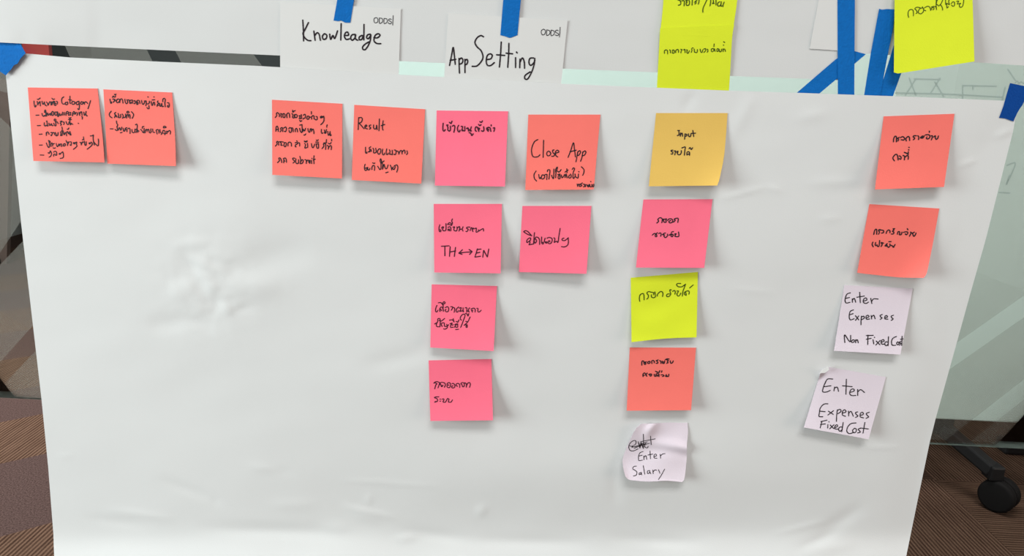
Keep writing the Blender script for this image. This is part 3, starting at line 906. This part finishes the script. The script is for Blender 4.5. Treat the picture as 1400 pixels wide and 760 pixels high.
o = note('pink', (590.2, 388.7), (679.5, 391), (674.8, 479.8), (588.3, 475), 'pink note third down its column, two lines of writing', curl=0.009, skew=0.5)
lettering(o, [(590, 405, 15.2, """110,190 85,260 85,310 110,325 130,290;175,315 170,260 205,220 235,250;190,270 210,300;235,230 245,310;140,135 190,130 230,170;230,175 240,130 265,110 280,140 250,160;240,160 240,240;285,235 330,215 355,250 345,310 305,320 280,290 300,270
400,215 440,225 410,290;440,230 480,250 470,330;560,220 515,270 515,320 545,325 555,295;575,245 615,235 600,285 585,315 640,300 665,320;655,240 655,320;700,240 730,240 730,330;730,300 780,320;790,240 765,280 780,330
850,325 830,290 860,290;820,265 875,245 905,270 905,325;940,250 965,255 960,310 990,325 1030,290;705,355 740,370 755,410 775,360
65,575 105,550 100,600 115,630 175,630;110,560 130,510 130,470 165,460 180,500 175,630;160,500 200,515 270,460;220,625 200,570 240,550 265,560 270,620 320,620 355,590;315,580 330,640 290,680 250,675
385,570 430,555 400,600 400,645 450,640;430,600 450,590;375,495 430,490 470,530;450,465 465,530;480,590 520,570 500,610 475,640;490,635 540,640 540,570;510,520 535,535;545,540 570,490;500,690 560,685
620,495 595,460 620,400 665,370 695,390 680,450 640,560 605,645;675,600 720,590 715,640 740,640 740,590;710,520 740,525;800,430 760,520 725,560 690,590""")], 0, 0, 1, PEN, MAT['ink_brown'])

o = note('pink', (586, 492.7), (671.8, 490.8), (673.9, 574.5), (588.4, 575.3), 'pink note lowest of its column', curl=0.009, skew=0.3)
lettering(o, [(588, 515, 19, """95,165 130,135 180,125;130,160 180,180 150,210 120,310;190,125 240,150 240,190 205,285;270,200 310,240 335,215;260,200 275,150 330,145 385,170 395,220 370,270;285,205 290,250 320,250;440,180 480,150 525,170 530,230 500,280 450,270 440,230 480,210;440,180 450,210 490,215
570,180 600,170 640,210 635,270 580,290 560,255 590,230;710,245 680,230 680,190 720,170 765,200 770,275;800,180 830,150 885,170 885,240 850,260 830,210 810,190;900,155 930,170 945,200 940,270;945,230 985,160 1030,155 1045,200 1025,270
225,520 160,520 110,540 180,570 190,630 120,660;130,640 180,640;255,580 275,580;255,630 275,630;310,585 345,570 360,600 335,640 350,660 400,655 430,600 455,560;460,565 490,580 475,640 495,660 545,655 580,600""")], 0, 0, 1, PEN, MAT['ink_brown'])

o = note('yellow', (897, 154.5), (994.8, 154.5), (980.5, 253.6), (887, 254.7), 'amber yellow note headed Input', curl=0.007,
         right=[(994.8, 154.5), (990.6, 208), (986, 234), (982.5, 249), (980.5, 253.6)], extra=lambda u, v: 0.006 * (u ** 4) * v ** 3)
lettering(o, [(912, 172, 16.52, """240,105 280,105;265,110 270,200;230,220 275,205;305,160 300,235;305,200 340,165 350,235;405,180 400,240 395,300;405,190 440,190 445,220 405,240;480,180 490,235 525,240 540,180;580,105 590,170 600,240;545,170 640,165
130,550 90,555 100,580 130,600 120,635 90,635;160,570 190,565 185,600 175,655;215,590 245,570 240,600 230,610 245,645 290,650 320,600 320,560;335,500 365,485 410,480 400,560 390,660;450,660 445,610 470,585 505,600 505,665;455,640 490,640;495,515 520,490 545,535 575,495""")], 0, 0, 1, PEN * 1.05, MAT['ink'])

o = note('pink', (879.7, 272.6), (974.2, 272.3), (962.8, 366.2), (869.5, 365.7), 'pink note hung below the amber yellow note', curl=0.008)
lettering(o, [(888, 292, 21.1, """210,270 260,220 240,170 280,125 330,120 365,160 355,260;370,180 410,155 400,190;420,165 490,150 470,190 480,240 430,250 400,200;520,200 550,160 620,150 670,190 650,250 580,265 560,220 610,200;690,245 740,190 710,160 760,135 825,140 815,250
80,620 130,575 180,580 160,620;185,590 225,550;200,600 210,650 175,665 160,620;265,575 310,555 335,590 320,650;375,605 420,565 460,560;380,610 430,610 415,650 455,690 510,650 520,590;560,625 610,590 650,590 610,630;640,590 680,610 660,660 620,655;625,550 650,525 690,520;720,590 770,580 730,650 840,655 835,530""")], 0, 0, 1, PEN * 1.05, MAT['ink'])

o = note('green', (862.3, 379.7), (954.2, 371.8), (952.3, 461.2), (863.4, 467.8), 'lime note with wrinkles between the pink note and a coral note', curl=0.006,
         bottom=[(863.4, 467.8), (900, 463.6), (925, 462), (952.3, 461.2)], extra=lambda u, v: 0.0006 * math.sin(9 * v + 3 * u) * math.sin(math.pi * v) * math.sin(math.pi * u) + 0.0004 * math.sin(13 * v - 5 * u) * v * (1 - u), n=24)
lettering(o, [(870, 384, 17.5, """80,485 70,420 85,340 140,300 175,320 185,450;360,270 290,255 250,290 285,340 280,400 250,430;360,270 410,280 410,330;360,330 360,380 410,400 455,370 440,260;500,360 505,320 570,255 620,265 635,310 625,370
835,215 800,210 810,270 820,320 770,375 720,360 740,315 790,310;865,250 910,225 930,270 920,315;970,240 1005,240 990,280 970,300 985,355 1030,350 1060,290;1060,60 990,60 960,90 1000,135 1080,140 1130,110 1175,75;1175,75 1150,150 1110,260 1100,360
1190,345 1150,320 1150,280 1170,260 1190,310 1190,345;1180,250 1240,235 1265,270 1255,315;1275,165 1360,95""")], 0, 0, 1, PEN, MAT['ink_olive'])

o = note('coral', (861.1, 475), (951.6, 475.3), (944.8, 560.7), (856.8, 561.4), 'coral note between the lime note and the crumpled white note', curl=0.008)
lettering(o, [(872, 486, 22.35, """120,290 120,210 135,165 175,170 190,230;200,200 260,190;190,220 240,225 230,270 195,260;310,190 300,230 340,240 370,215 360,175 310,190;430,240 425,170 460,145 500,175 500,220;620,130 560,155;570,160 610,200 600,235 560,235;665,155 700,170 705,240
750,170 750,225 800,235 820,160;760,195 800,195;840,125 890,100 955,105;880,130 930,150 900,190 925,215 880,235;990,160 1000,215 1020,235 1060,210 1080,160
160,640 155,570 200,530 235,560 250,590;160,600 200,600;240,590 285,535;250,600 275,630;330,575 380,560 420,570 410,620 370,620 370,590;500,570 505,620 530,635;555,630 555,570 600,545 645,570 645,640;570,600 620,600 600,630
540,480 600,505 660,510;660,505 670,460;735,465 725,510;710,590 760,585 800,620 750,635;870,580 850,630 890,640;860,600 930,640 945,570""")], 0, 0, 1, PEN * 1.15, MAT['ink'])


def crumple(u, v):
    h = 0.004 * g(v - 0.30 - 0.14 * u, 0.09) * u
    h += -0.002 * g(v - 0.42 - 0.1 * u, 0.08) * u
    h += 0.003 * g(u - 0.28, 0.10) * g(v - 0.12, 0.16)
    h += 0.006 * (1 - u) ** 3 * g(v - 0.15, 0.25)
    h += 0.0016 * math.sin(7 * u + 5 * v) * v * (1 - v) * 2
    h += 0.007 * max(0, v - 0.66) ** 2 * 9 * (1 - 0.5 * u) * 0.35
    return h


q = 840, 560
P = lambda x, y: (q[0] + x / S, q[1] + y / S)
o = note('lavender', P(235, 122), P(633, 114), P(585, 626), P(95, 578), 'crumpled white note reading Enter Salary with a crossed out word',
         top=[P(235, 122), P(330, 120), P(470, 112), P(560, 114), P(633, 114)], right=[P(633, 114), P(637, 200), P(628, 300), P(626, 420), P(608, 590), P(585, 626)],
         bottom=[P(95, 578), P(120, 602), P(160, 612), P(300, 622), P(440, 615), P(540, 622), P(585, 626)], left=[P(235, 122), P(192, 158), P(150, 230), P(100, 345), P(72, 430), P(78, 510), P(95, 578)],
         curl=0.007, extra=crumple, n=36)
lettering(o, """150,316 180,300 186,272 168,266 140,284 124,316 134,350 164,356 204,338;130,312 180,320 250,290 284,278;150,326 200,312 274,294;170,334 230,310 304,290;205,276 222,332;222,330 230,282 246,328;212,290 220,332
250,212 252,260 250,336;226,276 352,252;312,228 318,302;268,290 262,320 284,330 292,316
248,362 222,372 210,396 208,420 212,440 242,436;212,400 240,394;254,400 256,432;256,412 272,398 280,430;308,358 312,424;290,392 332,384;344,406 364,398 358,384 344,392 344,416 368,420;396,386 400,420;400,400 416,384 438,380
190,488 168,492 158,512 178,524 194,540 188,566 164,574;226,544 214,550 216,562 228,556 232,542;232,546 236,564;250,484 262,558;300,526 286,532 288,552 302,548 306,526;306,536 314,554;332,522 336,554;336,536 350,522 366,524;382,520 394,550;434,514 408,562 382,604""", 840, 560, S, 0.00085, MAT['ink'])

o = note('coral', (1208.2, 159), (1305, 155.5), (1290.7, 255.5), (1196.3, 259), 'coral note nearest the top right corner tape', curl=0.009, skew=-0.3)
lettering(o, [(1216, 178, 16.53, """90,260 95,190 120,140 155,150 155,260;170,190 220,160;185,180 205,210 190,240;250,165 300,145 340,185 320,220 265,215;380,240 370,190 420,140 450,170 455,230;605,125 550,125 535,150 570,180 540,215;640,125 660,150 655,210
700,165 740,130;700,170 730,175 750,130;735,180 760,170 785,125;815,105 870,100 910,120 905,170 870,195 835,185 845,150;900,20 902,45;945,125 970,130 960,180 945,215;1000,150 1035,125 1035,170 1055,205 1090,180 1105,130
110,690 75,625 130,550 175,560 195,670;220,580 245,590 265,620 250,655 220,640;305,570 340,590 335,670;340,620 390,575 425,590 420,655;335,500 385,520 420,545;425,485 420,550;430,440;435,385 445,390""")], 0, 0, 1, PEN * 1.15, MAT['ink'])

o = note('coral', (1188.7, 279), (1284.2, 285), (1263, 379.6), (1172, 372.7), 'coral note with a lifted rounded lower right corner', curl=0.007,
         right=[(1284.2, 285), (1277, 325), (1271, 355), (1267.6, 371), (1266, 375.5), (1263, 379.6)], bottom=[(1172, 372.7), (1182, 374.2), (1192, 375.2), (1228, 379), (1254, 379.6), (1263, 379.6)],
         extra=lambda u, v: 0.010 * u ** 5 * v ** 4 - 0.002 * (1 - u) ** 6 * v ** 4, n=24)
lettering(o, [(1188, 308, 20, """130,245 150,150 185,105 210,130 210,240;260,240 285,190 260,130 300,115;300,130 350,130 400,150 390,200 345,210;470,220 490,160 535,125 570,150 570,200;660,90 680,130 640,160 680,190 660,235 610,235;660,100 700,90
775,240 790,175;790,180 830,170 840,220;840,220 830,255 880,250 900,185;945,190 1000,175 1055,185 1055,225 1020,255 990,235;1045,90 1065,120;1105,295 1140,230 1140,180;1150,200 1180,210;1190,215 1240,185;1190,220 1220,295 1260,270 1285,210
105,460 85,520 115,585;180,470 170,530 185,555;215,530 235,575 275,560 290,415;330,575 360,520 330,470 395,485;435,560 480,510 500,500;440,560 480,570;480,530 530,600 575,560 570,510;545,445 600,445;610,545 640,570;630,560 680,595;660,600 690,560 710,525""")], 0, 0, 1, PEN * 1.15, MAT['ink'])

o = note('lavender', (1154.5, 389.8), (1248, 394.5), (1231, 484.7), (1140.3, 479.5), 'white note reading Enter Expenses Non Fixed Cost', curl=0.007)
lettering(o, """206,128 178,138 164,166 160,196 170,216 202,210;166,176 198,168;222,180 224,210;224,192 240,176 252,210;286,124 292,214;262,166 326,156;316,200 348,190 340,172 322,182 318,208 340,220 362,208;382,176 392,220;392,200 408,180 446,182
232,276 206,288 196,320 198,350 210,362 238,352;200,318 230,308;250,326 278,362;278,328 250,366;302,330 298,370 298,404;302,338 320,330 326,346 304,360;340,346 366,336 358,322 342,332 346,356 372,354;386,324 390,354;390,338 408,322 420,352
482,316 464,324 468,336 480,346 464,358;502,346 526,338 520,324 506,332 504,352 530,356;578,322 560,330 564,344 576,354 560,366
158,558 156,492 202,552 208,496;226,536 214,548 222,558 238,552 240,538 226,534;252,534 252,560;252,546 266,534 274,560;358,494 356,576;344,498 404,496;344,530 386,522;402,534 408,570;414,512 416,515
430,546 462,578;464,540 426,580;472,556 498,546 490,532 474,544 476,570 504,572;530,556 512,552 504,572 516,586 532,572;536,508 532,586
604,506 576,520 562,546 568,580 598,582;616,552 606,564 616,578 628,566 616,552;642,548 630,556 642,566 632,582;654,504 650,584;640,530 662,526""", 1130, 380, S, PEN, MAT['ink'])

q2 = (1092, 495)
P2 = lambda x, y: (q2[0] + x / S, q2[1] + y / S)
o = note('lavender', P2(190, 88), P2(755, 130), P2(605, 668), P2(45, 565), 'white note reading Enter Expenses Fixed Cost with a bent corner', curl=0.008, smooth=False,
         top=[P2(190, 88), P2(258, 42), P2(500, 84), P2(755, 130)], extra=lambda u, v: 0.004 * max(0, 1 - (u + v) / 0.16), n=30)
flap = paper('folded_corner', MAT['card'], [P2(206, 62), P2(256, 38)], [P2(256, 38), P2(265, 66)], [P2(183, 98), P2(230, 92), P2(265, 66)], [P2(206, 62), P2(183, 98)],
             lambda x, y, u, v: sheet_lift(x, y) + 0.0065 + 0.001 * v, 6, 6)
flap.parent = o
flap['label'] = 'white folded back corner'
lettering(o, """294,146 250,146 228,180 210,226 208,256 240,258 272,244;220,212 278,204;310,214 304,248;308,226 332,216 344,252;412,148 408,278;378,204 462,212;440,262 478,250 474,232 452,238 440,268 456,288 494,288;510,236 510,288;512,256 536,238 568,262
252,360 216,364 186,398 178,440 176,470 208,472;180,424 228,428;256,424 298,452;300,420 252,458;334,412 328,460 326,512;334,418 356,408 366,426 338,446;376,442 408,430 398,412 380,424 378,456 404,468;430,424 432,464;432,444 452,426 472,468
510,430 490,438 500,454 512,466 492,478;530,462 558,452 552,434 534,442 532,472 560,482;610,434 584,444 594,462 604,474 582,486
200,512 186,568;192,514 244,502;188,540 230,534;252,540 250,570;260,514 262,518;272,544 302,574;304,542 268,576;312,566 336,556 330,542 314,552 312,576 340,580;376,560 352,564 344,584 358,598 376,580;384,522 372,602
496,526 452,532 424,560 416,596 436,618 476,608;482,572 466,590 474,610 494,604 498,580 482,572;534,572 514,580 526,594 532,606 510,612;572,522 556,614;536,570 602,578""", 1092, 495, S, PEN, MAT['ink'])

SG = 5.848
o = note('green', (909, -60), (1013, -60), (1001, 52), (902.5, 45), 'lime note cut off by the top of the picture, above another lime note', GG, 0.0012, 0.0026, on_sheet=False,
         right=[(1013, -60), (1008, 0), (1003.5, 32), (1001, 52)], left=[(909, -60), (907, 0), (902.5, 45)])
lettering(o, [(922, 0, 18.92, """95,0 150,15;150,20 165,70 150,120 100,135;190,20 235,15 255,40 250,150;290,10 340,10 300,50 330,70;300,90 320,140 380,120 390,50 375,5;465,-20 455,130;520,60 570,20 585,-15;530,100 560,80 540,30;640,-15 630,60 615,105
845,-15 790,100 740,220 735,315;940,-15 935,80 920,150;990,95 1010,60 1000,-15;985,80 1030,90;1075,-15 1075,130;1170,45 1120,80 1120,140 1150,160 1200,120 1210,45;1210,50 1200,155 1230,150;1285,55 1260,120 1255,170""")], 0, 0, 1, 0.00105, MAT['ink_olive'])
o = note('green', (902.5, 38.5), (1003, 34), (996.6, 125.5), (898, 121.5), 'lime note with one small line of writing, tucked behind the large sheet', GG, -0.0012, 0.0046, on_sheet=False,
         top=[(902.5, 38.5), (948, 36), (1003.8, 34)], right=[(1003.8, 34), (1001, 52), (998.8, 90), (996.6, 125.5)])
lettering(o, [(904, 54, 14.89, """65,280 65,230 95,210 125,230 130,290;170,210 185,225 185,270;230,215 225,270 260,275 265,225 240,210 230,215;295,265 295,225 330,200 350,220 350,260;400,200 420,205 405,240 400,270;455,210 480,200 485,265;515,210 530,215 520,260 545,280 570,230
610,260 625,215 615,190;630,170 650,175;670,195 675,250 700,265 730,255 735,205;790,195 805,250 830,260 845,210;865,195 900,185 905,220 870,260;940,195 950,230 935,260;1020,240 1020,195 1060,185 1070,220 1040,250;1085,190 1095,240;1075,90 1072,145
1130,200 1150,185 1170,210 1145,245 1130,225;1175,195 1190,245 1220,240 1225,195;1255,190 1260,245;1265,200 1290,195 1305,240;1265,110;1270,45 1290,60""")], 0, 0, 1, 0.00095, MAT['ink_olive'])
SH = 898 / 130.0
o = note('green', (1224, -60), (1328, -60), (1332.3, 84), (1222.2, 99), 'tilted lime note over blue tape at the upper right', GG, 0.006, 0.0032, on_sheet=False,
         left=[(1224, -60), (1223.2, 0), (1222.6, 60), (1222.2, 99)], bottom=[(1222.2, 99), (1226, 100.2), (1240, 98.6), (1332.3, 84)], n=20)
lettering(o, [(1238, 0, 16.67, """70,395 55,320 70,250 115,215 165,230 180,300 178,360;330,175 260,165 210,195 250,240 260,290 235,310;380,180 320,200 290,260 300,300 350,315 400,270 410,210 380,155;420,230 460,245;430,180 490,145 540,155 565,200 570,240
620,220 645,210 640,170 600,180 585,220;590,160 640,145 690,160 705,220;700,-15 695,100 700,200;730,-15 700,80 740,120;850,-15 810,80 750,140;790,100 830,160 845,230;910,-15 915,100 930,90 945,180 975,150;940,75 1000,105 980,40 995,-15
1040,90 1070,45 1110,50 1115,110 1085,145 1050,120;1165,30 1210,25 1190,60 1180,90 1250,75;1250,80 1225,120 1240,165 1290,150 1315,80 1325,-15""")], 0, 0, 1, 0.00085, MAT['ink_olive'])
